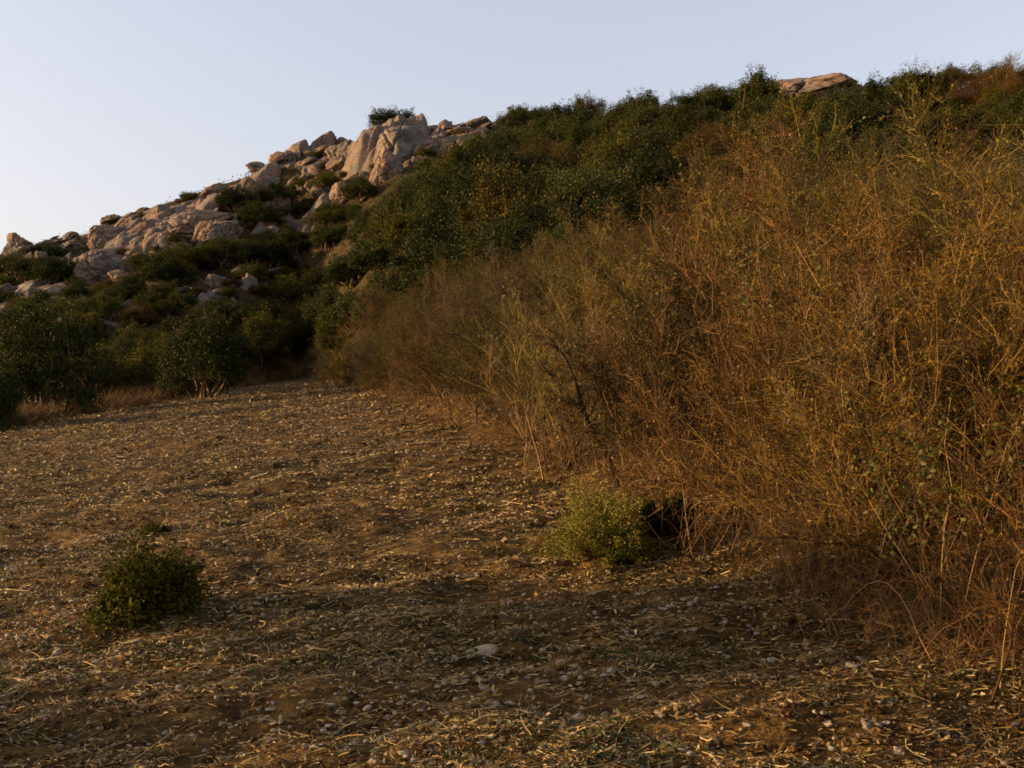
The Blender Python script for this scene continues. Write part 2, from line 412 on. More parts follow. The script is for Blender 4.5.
# ------------------------------------------------------------------ evergreen bushes
def green_bush(seed, w=3.0, h=2.5, ncl=70, per=200, leaf=.078, material=None, spiky=.0):
    r = np.random.default_rng(seed)
    n = norm(r.normal(size=(ncl, 3))); n[:, 2] = np.abs(n[:, 2]) * 1.1 - .12
    lump = 1 + .28 * fbm(n[:, 0] * 1.6 + seed, n[:, 1] * 1.6, n[:, 2] * 1.6, seed=seed, oct=2)
    rr = lump * r.uniform(.55, 1.0, ncl)
    C = n * rr[:, None] * np.array([w * .45, w * .45, h * .62]) + np.array([0, 0, h * .34])
    C[:, 2] = np.maximum(C[:, 2], .12 * h)
    cs = w * r.uniform(.07, .15, ncl)
    P = []
    for c, q in zip(C, cs):
        m = int(per * r.uniform(.6, 1.4))
        v = norm(r.normal(size=(m, 3))) * (r.uniform(.25, 1, (m, 1)) ** .5) * q * np.array([1, 1, .8])
        P.append(c + v)
    # sprays that stick out of the outline
    ns = int(ncl * (.5 + spiky))
    for _ in range(ns):
        c = C[r.integers(0, ncl)]; d = norm(c - np.array([0, 0, h * .2]) + r.normal(size=3) * .2 * w + np.array([0, 0, .25 * h]))
        t = r.uniform(0, 1, (26, 1)) * r.uniform(.10, .22) * w
        P.append(c + d * (t + .06 * w) + r.normal(size=(26, 3)) * .025 * w)
    P = np.concatenate(P)
    lv = new_mesh('bush_foliage', *leaves(P, leaf * r.uniform(.6, 1.3, len(P)), 1.6, rng=r), mats=[material or M_GREEN])
    nb = 16; s = np.linspace(0, 1, 5)
    tgt = C[r.integers(0, ncl, nb)]
    b0 = np.stack([.06 * w * r.normal(size=nb), .06 * w * r.normal(size=nb), np.full(nb, -.1)], -1)
    Pb = b0[:, None] * (1 - s)[None, :, None] + tgt[:, None] * s[None, :, None] + r.normal(size=(nb, 5, 3)) * .02 * w
    st = new_mesh('bush_stems', *tubes(Pb, .018 * w * (1 - .75 * s)[None] * np.ones((nb, 1)), 5), mats=[M_STEM], smooth=True)
    return [('foliage', lv), ('stems', st)]

EVG = [green_bush(200 + q, w=3.0, h=(2.4, 2.1, 2.8, 1.9, 2.5, 2.3, 2.9, 2.0)[q], ncl=75 + 6 * q % 30, spiky=(.2, .6, 1.2, 0, .4, .9, 1.4, .2)[q]) for q in range(8)]
EVG_NEAR = [green_bush(230 + q, w=2.6, h=2.5, ncl=130, per=170, leaf=.06, spiky=.4) for q in range(3)]
TONES = [((.62, .72, .62), 'blackish green'), ((.95, 1.0, .85), 'dark green'), ((1.5, 1.3, .7), 'olive green'), ((1.15, 1.12, 1.3), 'grey green'), ((1.5, 1.1, .8), 'brownish')]
COLS = [(110, 'at the low end of the hill'), (240, 'below the pale rock band'), (335, 'below the stepped ledges'), (470, 'below the summit boulder'), (580, 'just past the summit boulder'),
        (700, 'under the bushy middle of the skyline'), (790, 'short of the bare rock dome'), (880, 'below the bare rock dome'), (5000, 'beyond the bare rock dome')]
placed = []
def put_green(x, y, w, tone=None, var=None, label=None, kind='evergreen_bush', near=False, group='evergreen bushes on the hillside', hs=1.0, sink=.12):
    z = float(height(x, y))
    ti = int(R.choice(5, p=[.28, .34, .20, .10, .08])) if tone is None else tone
    c, tn = TONES[ti]
    lib = EVG_NEAR if near else EVG
    v = int(R.integers(0, len(lib))) if var is None else var % len(lib)
    k = w / (2.6 if near else 3.0)
    j = R.uniform(.85, 1.15)
    if label is None:
        px, py = project(x, y, z)
        col = next(n for m, n in COLS if px < m)
        u = float(hill_u(x, y)[0])
        row = 'on the crest' if u > .88 else 'high on the slope' if u > .66 else 'halfway up the slope' if u > .4 else 'low on the slope' if u > .12 else 'at the field edge'
        size = 'small' if w < 2.4 else 'large' if w > 3.5 else 'middling'
        label = f'{size} {tn} bush {row}, {col}'
    placed.append((x, y, w))
    return place(kind, lib[v], (x, y, z - sink), (R.normal() * .05, R.normal() * .05, R.uniform(0, 6.28)), (k * R.uniform(.9, 1.15), k * R.uniform(.9, 1.1), k * hs * R.uniform(.74, 1.26)), tuple(a * j for a in c), label, 'bush', group)

# bushes that the picture shows one by one: foot (px, py), width in px, tone, label
HAND = [
    (45, 416, 104, 0, 'big blackish green bush at the foot of the hill where the field ends', 1.0),
    (-20, 432, 90, 1, 'dark green bush cut by the edge of the view at the field end', 1.0),
    (207, 397, 84, 0, 'tall upright dark green bush standing alone on the field bank', 1.3),
    (150, 388, 62, 2, 'olive bush beside the tall upright bush on the field bank', 1.0),
    (110, 384, 44, 4, 'low brownish bush between the big dark bush and the olive one', .9),
    (262, 366, 64, 2, 'olive bush behind the tall upright bush on the bank', 1.0),
    (303, 352, 60, 4, 'brownish green bush above the orange earth bank', 1.0),
    (338, 350, 52, 2, 'pale olive bush at the corner where hedge and bank meet', 1.0),
    (394, 127, 54, 0, 'small dark tree growing on top of the summit boulder', .72),
    (48, 256, 52, 0, 'dark bush on the skyline beside the lone pointed rock', .5),
]
for px, py, w, tone, lab, hs in HAND:
    x, y, z = hit(px, py)
    put_green(x, y, w * y / F, tone, label=lab, near=py > 300, hs=hs, var=4 if py < 140 else None, sink=.9 if py < 140 else .45)
LEFT = [(12, 275, 56, 1), (52, 280, 50, 0), (5, 305, 44, 1), (150, 268, 52, 1), (188, 262, 56, 2), (226, 262, 46, 1), (168, 282, 56, 0), (238, 206, 46, 0), (272, 203, 44, 0), (306, 208, 40, 1),
        (262, 222, 46, 1), (330, 186, 40, 2), (362, 196, 46, 1), (398, 200, 44, 0), (298, 250, 60, 0), (270, 262, 56, 0), (250, 280, 50, 2), (330, 245, 46, 1), (330, 282, 60, 1), (290, 300, 60, 2),
        (120, 300, 44, 1), (92, 330, 56, 1), (60, 345, 60, 1), (20, 350, 60, 2), (130, 345, 56, 2), (180, 330, 50, 4), (220, 320, 52, 1), (252, 330, 54, 2), (20, 385, 80, 1), (80, 380, 60, 0), (128, 365, 54, 1),
        (180, 360, 50, 1), (235, 350, 54, 2), (280, 335, 54, 1), (425, 205, 46, 1), (455, 200, 44, 1), (300, 128 + 60, 26, 2), (190, 240 - 38, 22, 2), (330, 225, 44, 2)]
for px, py, w, tone in LEFT:
    x, y, z = hit(px, py + w * .12)
    put_green(x, y, w * y / F * 1.0, tone, hs=.64)
# the close scrub to the right
def hedge_top(px):
    return np.interp(px, [300, 330, 400, 480, 560, 640, 700, 800, 900, 1000, 1200], [330, 305, 285, 265, 235, 205, 182, 152, 132, 105, 85])
tries = 0
while tries < 9000 and len(placed) < 285:
    tries += 1
    t = R.uniform(-.22, .62); u = R.uniform(.12, 1.06)
    y0 = np.interp(t, ET, EY); yc = np.interp(t, CT, CD)
    y = y0 + u * (yc - y0); x = t * y
    z = float(height(x, y)); px, py = project(x, y, z)
    if py - 35 > hedge_top(px) + 12: continue
    left_lim = np.interp(py, [95, 130, 170, 210, 250, 300, 340], [522, 518, 462, 410, 340, 300, 260])
    if px < left_lim or (762 < px < 885 and py < 120): continue
    w = R.uniform(2.0, 4.2)
    if any((x - a) ** 2 + (y - b) ** 2 < (.36 * (w + c)) ** 2 for a, b, c in placed): continue
    put_green(x, y, w, hs=.95 if u < .8 else .78)

# low cushion shrubs among the rocks and over the open slope
LOWT = [((1.6, 1.1, .8), 'rusty'), ((1.4, 1.25, .7), 'olive'), ((.9, .95, .9), 'dark green'), ((1.6, 1.3, 1.3), 'greyish')]
low, tries = [], 0
while tries < 6000 and len(low) < 190:
    tries += 1
    px, py = R.uniform(-20, 470), R.uniform(125, 400)
    sky = np.interp(px, [0, 100, 200, 300, 360, 430, 490], [252, 226, 192, 155, 140, 128, 126])
    if py < sky + 2 or py > np.interp(px, [0, 150, 300, 340, 470], [405, 388, 350, 290, 215]): continue
    x, y, z = hit(px, py)
    w_ = R.uniform(.9, 2.1)
    if py < sky + 66:
        if R.uniform() < .76: continue
        w_ *= .75
    if any((x - p) ** 2 + (y - q) ** 2 < (.40 * (w_ + c)) ** 2 for p, q, c in low): continue
    low.append((x, y, w_))
    c, tn = LOWT[int(R.choice(4, p=[.3, .3, .28, .12]))]
    zone = 'below the summit boulder' if px > 340 else 'below the stepped ledges' if px > 240 else 'around the pale rock band' if px > 110 else 'at the low end of the hill'
    row = 'up among the rocks' if py < sky + 55 else 'on the open slope' if py < sky + 110 else 'near the field edge'
    k = w_ / 3.0
    place('low_shrub', EVG[int(R.integers(0, 8))], (x, y, z - .08), (R.normal() * .05, R.normal() * .05, R.uniform(0, 6.28)), (k, k, k * R.uniform(.6, .95)), tuple(v * R.uniform(.85, 1.15) for v in c),
          f"{'small' if w_ < 1.3 else 'middling' if w_ < 1.75 else 'broad'} {tn} cushion shrub {row}, {zone}", 'shrub', 'low shrubs on the rocky slope')

# ------------------------------------------------------------------ rocks
def ico(n):
    import bmesh
    bm = bmesh.new(); bmesh.ops.create_icosphere(bm, subdivisions=n, radius=1)
    V = np.array([v.co[:] for v in bm.verts]); T = np.array([[v.index for v in f.verts] for f in bm.faces]); bm.free()
    return V, T
ICO5, ICO4, ICO2 = ico(6), ico(5), ico(2)
def rock_mesh(seed, ic, cells=14, crack=.16, squash=(1, 1, 1), material=None, rough=.10, name='rock'):
    V, T = ic
    r = np.random.default_rng(seed)
    w = norm(V + .16 * np.stack([fbm(V[:, 0] * 1.3, V[:, 1] * 1.3, V[:, 2] * 1.3, seed=seed + q, oct=2) for q in range(3)], -1))
    Nn = norm(r.normal(size=(cells + 6, 3))); Dn = r.uniform(.62, .98, cells + 6)
    q = np.maximum(w @ Nn.T, .02) / Dn[None]
    rad = 1 / (np.sum(q ** 14, axis=1) ** (1 / 14))
    rad = np.minimum(rad, 1.25)
    for _ in range(6 if crack > .1 else 1):                      # joints
        n_ = norm(r.normal(size=3) * np.array([1, .6, .55])); c_ = r.uniform(-.7, .7)
        dd = np.abs(w @ n_ - c_ + .05 * vnoise(V[:, 0] * 3, V[:, 1] * 3, V[:, 2] * 3, seed=seed + 31))
        rad = rad - crack * (1 - sstep(0, .06, dd))
    rad = rad + .018 * np.sin(w[:, 2] * 11 + 4 * vnoise(V[:, 0] * 1.5, V[:, 1] * 1.5, seed=seed))
    rad = rad + rough * (.5 * fbm(V[:, 0] * 2.6, V[:, 1] * 2.6, V[:, 2] * 2.6, seed=seed + 9, oct=5) - .8 * np.abs(fbm(V[:, 0] * 4, V[:, 1] * 4, V[:, 2] * 7, seed=seed + 19, oct=4)))
    P = V * rad[:, None] * np.array(squash) * .5
    return new_mesh(name, P, T=T, mats=[material or M_ROCK], smooth=True)
BIG = [rock_mesh(300 + q, ICO5, cells=(9, 16, 12, 20, 14, 26)[q]) for q in range(6)]
MID = [rock_mesh(320 + q, ICO4, cells=(5, 8, 11, 7, 14, 9, 6, 12)[q]) for q in range(8)]
def put_rock(px, py, wpx, hpx, label, var=None, big=False, group=None, deep=.8, tilt=0, sink=.2, spin=None):
    """px,py: middle of its foot in the picture"""
    x, y, z = hit(px, py)
    w, h = wpx * y / F, hpx * y / F
    lib = BIG if big else MID
    me = lib[(int(R.integers(0, 99)) if var is None else var) % len(lib)]
    o = link('boulder' if wpx > 14 else 'rock', me)
    H = h * (1 + sink)
    o.scale = (w * 1.1, w * deep, H * 1.08); o.location = (x, y + w * deep * .25, z + h * .5 - sink * h * .5)
    o.rotation_euler = (R.normal() * .1, tilt + R.normal() * .08, R.normal() * .3 if spin is None else spin)
    tag(o, label, 'boulder' if wpx > 14 else 'rock', group or 'boulders of the hilltop outcrop')
    return o
# (foot px, foot py, width, height, tilt, label)
KEY = [
    (18, 253, 34, 26, 0, 'lone pointed boulder on the skyline at the low end of the hill'),
    (95, 282, 36, 42, -.2, 'tall leaning boulder with a lit orange face low in the outcrop'),
    (112, 276, 30, 28, -.5, 'tapering slab leaning against the tall orange boulder'),
    (103, 246, 36, 30, -.2, 'rounded boulder below the lower skyline of the outcrop'),
    (68, 250, 28, 20, -.3, 'grey boulder next to the dark skyline bush'),
    (136, 226, 30, 24, -.2, 'rounded grey boulder at the lower end of the rock band'),
    (160, 214, 26, 16, -.3, 'low skyline boulder in the middle of the rock band'),
    (182, 240, 62, 42, -.3, 'broad pinkish slab, the largest face of the rock band'),
    (150, 238, 34, 24, -.4, 'blocky boulder leaning on the broad pinkish slab'),
    (212, 244, 40, 34, -.2, 'fractured boulder at the end of the rock band'),
    (205, 198, 30, 16, -.4, 'long low boulder on the skyline above the pinkish slab'),
    (240, 218, 30, 14, -.3, 'low grey ledge between the rock band and the dark bushes'),
    (278, 240, 40, 22, -.2, 'pinkish boulder with an orange face below the dark bushes'),
    (310, 232, 34, 14, -.3, 'flat ledge beside the orange faced boulder'),
    (262, 172, 26, 17, -.2, 'pale sunlit boulder on the skyline below the stepped ledges'),
    (287, 162, 16, 20, 0, 'small upright pink block on the skyline'),
    (305, 165, 34, 20, -.1, 'grey boulder beside the small upright pink block'),
    (330, 152, 54, 22, -.25, 'long rounded ledge climbing to the summit boulder'),
    (346, 162, 22, 34, -.3, 'leaning boulder at the foot of the summit outcrop'),
    (362, 164, 22, 32, -.15, 'pink faced boulder touching the summit boulder'),
    (398, 160, 46, 48, -.3, 'great rounded summit boulder under the small dark tree'),
    (384, 180, 24, 30, 0, 'upright pink faced block at the foot of the summit boulder'),
    (420, 134, 60, 20, -.05, 'flat grey ledge running back from the summit boulder'),
    (470, 132, 50, 16, .1, 'long flat ledge where the bushes meet the summit'),
    (440, 148, 40, 18, -.3, 'pale tilted slab below the summit ledge'),
    (455, 160, 26, 14, -.4, 'small pale slab under the tilted summit slab'),
    (446, 200, 18, 16, 0, 'grey rock half buried in bushes below the summit'),
    (520, 195, 24, 14, -.2, 'grey rock showing through the close bushes on the slope'),
    (808, 96, 118, 38, -.06, 'broad sunlit rock dome rising above the bushes on the crest'),
    (850, 95, 84, 28, .08, 'rear half of the rock dome capped with scrub'),
    (170, 296, 34, 12, -.4, 'grey ledge rock on the shaded slope below the rock band'),
    (250, 280, 44, 14, -.5, 'long shaded grey ledge sloping between two dark bushes'),
    (140, 312, 16, 12, -.3, 'pale rock on the scrubby slope above the big dark bush'),
    (92, 328, 22, 10, -.3, 'bluish grey rock in shade above the big dark bush'),
    (66, 278, 30, 14, -.3, 'low rock beside the foot of the tall orange boulder'),
    (12, 302, 14, 14, 0, 'small pale upright rock in the scrub at the low end'),
    (140, 276, 18, 12, 0, 'orange stained rock under the rock band'),
]
for q, (px, py, w, h, tilt, lab) in enumerate(KEY):
    if w > 30 and h < 26: h *= .85
    put_rock(px, py + 2, w * 1.25, h * (.92 if h > 28 else .74), lab, var=q, big=w > 26, tilt=tilt, sink=.42)
# bedrock: jointed ledges that stand out of the slope
def outcrop(px, py, wide, deep_, amp, cell, seed, label, dome=.0):
    cx, cy, cz = hit(px, py); W = wide * cy / F
    nx, ny = 190, 120
    a, b_ = np.meshgrid(np.linspace(-1, 1, nx), np.linspace(-1, 1, ny))
    x = cx + a * W / 2; y = cy + b_ * deep_ / 2 + a * W * .12
    r = np.random.default_rng(seed)
    ns = max(8, int(W * deep_ / (cell * cell)))
    sx = cx + r.uniform(-.55, .55, ns) * W; sy = cy + r.uniform(-.6, .6, ns) * deep_
    wx = x + .35 * cell * fbm(x / cell, y / cell, seed=seed, oct=3); wy = y + .35 * cell * fbm(x / cell, y / cell, seed=seed + 5, oct=3)
    D = np.sqrt(((wx[..., None] - sx) * .8) ** 2 + (wy[..., None] - sy) ** 2)
    o_ = np.argsort(D, axis=-1)[..., :2]
    f1 = np.take_along_axis(D, o_[..., :1], -1)[..., 0]; f2 = np.take_along_axis(D, o_[..., 1:2], -1)[..., 0]
    c = o_[..., 0]
    off = r.uniform(.1, 1, ns); gx_ = r.normal(.28, .22, ns); gy_ = r.normal(-.1, .25, ns)
    blk = off[c] + (gx_[c] * (x - sx[c]) + gy_[c] * (y - sy[c])) / amp
    groove = 1 - sstep(0, .22 * cell, f2 - f1)
    rr = np.sqrt(a * a + b_ * b_) + .22 * fbm(x / 3, y / 3, seed=seed + 9, oct=3)
    m = 1 - sstep(.62, .98, rr)
    z = height(x, y) + m * (amp * (np.clip(blk, -.2, 1.4) - .75 * groove) + dome * (1 - rr * rr) + .10 * amp * fbm(x / .7, y / .7, seed=seed + 3, oct=4)) - (1 - m) * .5
    idx = np.arange(nx * ny).reshape(ny, nx)
    Q = np.stack([idx[:-1, :-1], idx[:-1, 1:], idx[1:, 1:], idx[1:, :-1]], -1).reshape(-1, 4)
    P = np.stack([x - cx, y - cy, z - cz], -1)
    o = link('rock_ledge', new_mesh('rock_ledge', P, Q, mats=[M_ROCK], smooth=True)); o.location = (cx, cy, cz)
    tag(o, label, 'rock ledge', 'bedrock ledges of the hill')
outcrop(180, 228, 175, 17, 0.94, 1.61, 1, 'broad fractured bedrock face of the pale rock band')
outcrop(100, 262, 110, 11, 0.75, 1.44, 2, 'lower bedrock ledges around the tall leaning boulder')
outcrop(300, 166, 120, 10, 0.75, 1.53, 3, 'stepped bedrock ledges climbing along the skyline to the summit')
outcrop(392, 150, 110, 10, 1.5, 2.6, 4, 'bedrock hump under the summit boulder', dome=1.0)
outcrop(458, 140, 95, 12, 0.68, 1.70, 5, 'tilted bedrock slabs beside the summit boulder')
outcrop(290, 236, 105, 7, .9, 1.8, 6, 'pinkish bedrock step below the dark bushes')
outcrop(245, 285, 80, 6, .8, 1.8, 7, 'shaded grey bedrock ledge between two dark bushes')
outcrop(45, 292, 90, 7, .7, 1.3, 9, 'weathered bedrock ledge at the low end of the hill')
outcrop(85, 322, 80, 6, .7, 1.3, 10, 'grey bedrock ledge showing above the big dark bush')
outcrop(30, 262, 80, 8, .7, 1.5, 11, 'low bedrock below the lone pointed boulder')
outcrop(215, 305, 60, 5, .6, 1.3, 12, 'small shaded bedrock step above the tall upright bush')
outcrop(150, 296, 80, 6, .8, 1.5, 8, 'low bedrock ledge on the scrubby lower slope')

# rubble of the outcrop
BAND = [(-10, 262, 320, 30), (70, 240, 300, 40), (130, 222, 275, 60), (200, 190, 260, 80), (260, 160, 250, 70), (310, 150, 240, 60), (360, 150, 205, 40), (440, 130, 165, 40)]
cnt = 0
while cnt < 250:
    px = R.uniform(0, 485)
    top = np.interp(px, [0, 100, 200, 300, 360, 430, 490], [252, 226, 192, 155, 140, 128, 126])
    dpt = np.interp(px, [0, 110, 220, 320, 400, 490], [118, 122, 100, 70, 40, 28])
    py = top + dpt * R.uniform(0, 1) ** 1.25
    n = float(fbm(px / 34, py / 17, seed=44, oct=2))
    if n < -.25 + .4 * (py - top) / dpt: continue
    w = R.uniform(5, 11) if R.uniform() < .55 else R.uniform(11, 28)
    zone = 'below the summit boulder' if px > 340 else 'along the stepped ledges' if px > 240 else 'in the pale rock band' if px > 110 else 'at the low end of the outcrop'
    at = 'on the crest' if py - top < 10 else 'in the scrub'
    put_rock(px, py, w, w * (R.uniform(.45, .9) if py - top > 14 else R.uniform(.25, .5)), f"{'small' if w < 7 else 'middling' if w < 12 else 'broad'} weathered rock {at} {zone}", tilt=R.normal(-.25, .2), group='weathered rocks of the hillside', sink=.2)
    cnt += 1

# ------------------------------------------------------------------ low scrub carpet on the hillside (stuff)
n = 150000
t = R.uniform(-.62, .60, n); u = R.uniform(.0, 1.06, n)
y0 = np.interp(t, ET, EY); yc = np.interp(t, CT, CD); y = y0 + u * (yc - y0); x = t * y
keep = (R.uniform(0, 1, n) < .30 + .7 * sstep(-.25, .5, fbm(x / 2.0, y / 2.0, seed=61, oct=3))) & ((t < .05) | (u > .3)) & (u > .09) & ((t < -.24) | (u > .4))
x, y = x[keep], y[keep]; z = height(x, y)
cl = np.maximum(fbm(x / 1.1, y / 1.1, seed=62, oct=2), 0) * .55
P = np.stack([x, y, z + R.uniform(0, 1, len(x)) * (cl + .10)], -1)
o = link('low_scrub', new_mesh('low_scrub', *leaves(P, R.uniform(.07, .2, len(P)), 1.7, up=.6), mats=[M_SCRUB])); o['kind'] = 'stuff'; o['label'] = 'low brown and olive scrub carpeting the hillside between the rocks'

# ------------------------------------------------------------------ dry grass at the foot of the hedge and along the bank (stuff)
def grass(P0, ln, lean, wd):
    n = len(P0); s = np.linspace(0, 1, 5)
    a = R.uniform(0, 2 * PI, n)
    d = np.stack([np.cos(a) * lean, np.sin(a) * lean, np.ones(n)], -1); d = norm(d)
    dr = np.stack([np.cos(a), np.sin(a), np.full(n, -.9)], -1) * R.uniform(.15, .8, (n, 1))
    P = P0[:, None] + d[:, None] * (ln[:, None] * s)[..., None] + dr[:, None] * ((s ** 2)[None] * ln[:, None] * .6)[..., None]
    P[:, :, 2] = np.maximum(P[:, :, 2], P0[:, None, 2] + .01)
    return tubes(P, wd[:, None] * (1 - .75 * s)[None])
xs, ys = [], []
n = 9000
s = seg[-1] * R.uniform(0, 1, n) ** 1.3; off = R.normal(.5, .28, n)
clump = vnoise(s * 1.6, off * 0, seed=71)
k = R.uniform(0, 1, n) < (.10 + .90 * sstep(.0, .6, clump)) * np.interp(s, [0, 5, 9], [.03, .08, .22])
s, off = s[k], off[k]
g = np.array([hedge_pt(a, b) for a, b in zip(s, off)])
hx_, hy_, _ = hit(660, 556)
g = g[np.hypot(g[:, 0] - hx_, g[:, 1] - hy_ - .25) > .62]
P0 = np.c_[g, height(g[:, 0], g[:, 1]) - .01]
ln = R.uniform(.10, .42, len(P0)) * (.75 + .5 * vnoise(P0[:, 0] * 1.2, P0[:, 1] * 1.2, seed=72))
parts = [grass(P0, ln, R.uniform(0, .8, len(P0)), R.uniform(.0012, .0028, len(P0)))]
n = 26000
t = R.uniform(-.55, -.145, n); y0 = np.interp(t, ET, EY)
y = y0 + R.normal(.7, 1.0, n) * (1 + 1.2 * np.exp(-((t + .2) / .06) ** 2)); x = t * y
kk = R.uniform(0, 1, n) < .08 + .92 * sstep(-.05, .5, fbm(x / 1.1, y / 1.1, seed=77, oct=2))
x, y = x[kk], y[kk]; n = len(x)
P0 = np.c_[x, y, height(x, y) - .02]
parts.append(grass(P0, R.uniform(.2, .8, n), R.uniform(0, .7, n), R.uniform(.004, .010, n)))
o = link('dry_grass', new_mesh('dry_grass', *join(parts), mats=[M_GRASS])); o['kind'] = 'stuff'; o['label'] = 'rusty dry grass along the foot of the hedge and the field bank'

# ------------------------------------------------------------------ straw and leaf litter on the field (stuff)
def field_pts(n, ymax=45, tmin=-.72, tmax=.72, pw=1.0):
    t = R.uniform(tmin, tmax, n); y = 3.2 * (ymax / 3.2) ** (R.uniform(0, 1, n) ** pw)
    y0 = np.interp(t, ET, EY)
    k = y < y0 + .6 + np.where(t > -.2, 1.6, 0) * np.clip(y0 / 8, .3, 2)
    t, y = t[k], y[k]
    return t * y, y
def flakes(P, size, ax):
    n = len(P); up = norm(np.array([0, 0, 1.]) + .55 * R.normal(size=(n, 3)))
    b = norm(np.cross(up, ax)); c = np.cross(ax, b)
    L = ax * size[:, None] * .5; W = b * (size * R.uniform(.10, .24, n))[:, None]; A = c * (size * R.uniform(-.05, .22, n))[:, None]
    V = np.stack([P - L - W * .4, P - L + W * .4, P + A - W, P + A + W, P + L - W * .3, P + L + W * .3], 1)
    V[:, :, 2] += (size * .10)[:, None]
    i = np.arange(n)[:, None] * 6
    return V.reshape(-1, 3), np.concatenate([i + np.array([[0, 1, 3, 2]]), i + np.array([[2, 3, 5, 4]])])
x, y = field_pts(400000, 40)
k = R.uniform(0, 1, len(x)) < .35 + .65 * sstep(-.4, .5, fbm(x / .55, y / .28, seed=81, oct=3))
x, y = x[k], y[k]; n = len(x)
dist = np.hypot(x, y); big = 1 + .07 * np.maximum(dist - 6, 0)
z = height(x, y)
# stalks
ns = n // 3
a = R.normal(0, .75, ns) + np.where(R.uniform(0, 1, ns) < .25, PI / 2, 0); el = R.normal(.03, .16, ns)
L_ = R.uniform(.012, .085, ns) * np.where(R.uniform(0, 1, ns) < .05, 2.6, 1) * big[:ns]
d = np.stack([np.cos(a) * np.cos(el), np.sin(a) * np.cos(el), np.sin(el) + .09 * np.cos(a)], -1)
sv = np.linspace(-.5, .5, 4)
P = np.c_[x[:ns], y[:ns], z[:ns] + .012 + np.abs(el) * L_ * .5][:, None] + d[:, None] * (L_[:, None] * sv)[..., None] + (R.normal(size=(ns, 3)) * np.array([.2, .2, .06]))[:, None] * ((4 * sv ** 2)[None] * L_[:, None] * .5)[..., None]
parts = [tubes(P, (R.uniform(.0009, .0023, ns) * big[:ns])[:, None] * np.ones((1, 4)))]
xf, yf, zf = x[ns:], y[ns:], z[ns:]
Pf = np.c_[xf, yf, zf + R.uniform(.004, .022, len(xf)) * big[ns:]]
ax = np.stack([R.normal(size=len(xf)), .7 * R.normal(size=len(xf)), .35 * R.normal(size=len(xf))], -1)
parts.append(flakes(Pf, R.uniform(.008, .034, len(xf)) * (1 + 1.3 * (big[ns:] - 1)), norm(ax)))
o = link('straw_litter', new_mesh('straw_litter', *join(parts), mats=[M_STRAW])); o['kind'] = 'stuff'; o['label'] = 'chopped straw and dead leaf litter covering the field'
# low weeds
x, y = field_pts(60000, 30)
k = fbm(x / .9, y / .5, seed=91, oct=3) > .42
x, y = x[k], y[k]
P = np.c_[x, y, height(x, y) + R.uniform(.004, .03, len(x))]
o = link('low_weeds', new_mesh('low_weeds', *leaves(P, R.uniform(.012, .035, len(P)) * (1 + .04 * np.hypot(x, y)), 1.6, up=.3), mats=[M_WEED])); o['kind'] = 'stuff'; o['label'] = 'small green weeds sprouting through the straw'
# pebbles
V2, T2 = ICO2
x, y = field_pts(24000, 28)
k = R.uniform(0, 1, len(x)) < .2 + .8 * sstep(-.1, .6, fbm(x / 1.6, y / 1.1, seed=95, oct=2))
x, y = x[k], y[k]; n = len(x)
z = height(x, y); s = R.uniform(.004, .014, n) * (1 + .05 * y)
Vp = V2[None] * (1 + .16 * R.normal(size=(n, len(V2), 1))) * s[:, None, None] * np.stack([R.uniform(.8, 1.4, n), R.uniform(.7, 1.1, n), R.uniform(.45, .8, n)], -1)[:, None]
Vp = Vp + np.stack([x, y, z + s * .3], -1)[:, None]
Tp = (T2[None] + (np.arange(n) * len(V2))[:, None, None]).reshape(-1, 3)
o = link('pebbles', new_mesh('pebbles', Vp, T=Tp, mats=[M_STONE], smooth=True)); o['kind'] = 'stuff'; o['label'] = 'pale pebbles strewn over the field'

# ------------------------------------------------------------------ single stones on the field
FS = [rock_mesh(400 + q, ICO4 if q < 0 else ico(4), cells=6, crack=.03, squash=(1, .8, .62), material=M_STONE, rough=.05, name='field_stone') for q in range(6)]
STONES = [(485, 654, 27, 'largest pale stone in the middle of the bare field'), (135, 645, 15, 'pale stone in front of the round green shrub'), (113, 652, 12, 'stone just left of the pale one by the round shrub'), (432, 656, 9, None), (455, 659, 8, None), (484, 690, 9, None),
          (490, 704, 11, None), (510, 704, 8, None), (563, 725, 13, None), (577, 722, 15, None), (596, 727, 13, None), (611, 727, 8, None), (570, 745, 9, None), (388, 736, 10, None), (861, 660, 9, None), (852, 669, 13, None),
          (823, 691, 8, None), (828, 727, 13, None), (887, 725, 9, None), (935, 725, 12, None), (950, 736, 10, None), (899, 756, 11, None), (747, 728, 10, None), (867, 727, 17, None), (966, 711, 7, None), (716, 741, 7, None),
          (709, 660, 6, None), (110, 702, 9, None), (60, 715, 7, None), (270, 712, 11, None), (57, 653, 10, None), (96, 662, 8, None), (152, 672, 6, None), (640, 700, 9, None), (660, 716, 12, None), (10, 571, 15, 'flat bluish grey stone at the field edge of the view'),
          (532, 620, 6, None), (740, 700, 7, None), (665, 745, 10, None), (690, 757, 12, None), (455, 730, 8, None), (340, 690, 6, None), (410, 600, 5, None), (300, 640, 6, None), (20, 640, 7, None), (200, 690, 8, None)]
for q, (px, py, w, lab) in enumerate(STONES):
    x, y, z = hit(px, py)
    W = w * y / F * 1.1
    if lab is None:
        near = 'close to the hedge foot' if px > 690 else 'in the middle of the field' if px > 330 else 'on the open side of the field'
        where = 'at the very front' if py > 715 else 'a few steps out' if py > 665 else 'farther out'
        lab = f"{'small' if w < 8 else 'middling' if w < 11 else 'big'} pale stone {where}, {near}"
    o = link('field_stone', FS[q % 6]); o.location = (x, y, z + W * .10); o.scale = (W * 1.1, W * 1.0, W * R.uniform(.55, .85))
    o.rotation_euler = (R.normal() * .15, R.normal() * .15, R.uniform(0, 6.28))
    tag(o, lab, 'stone', 'loose stones on the field')

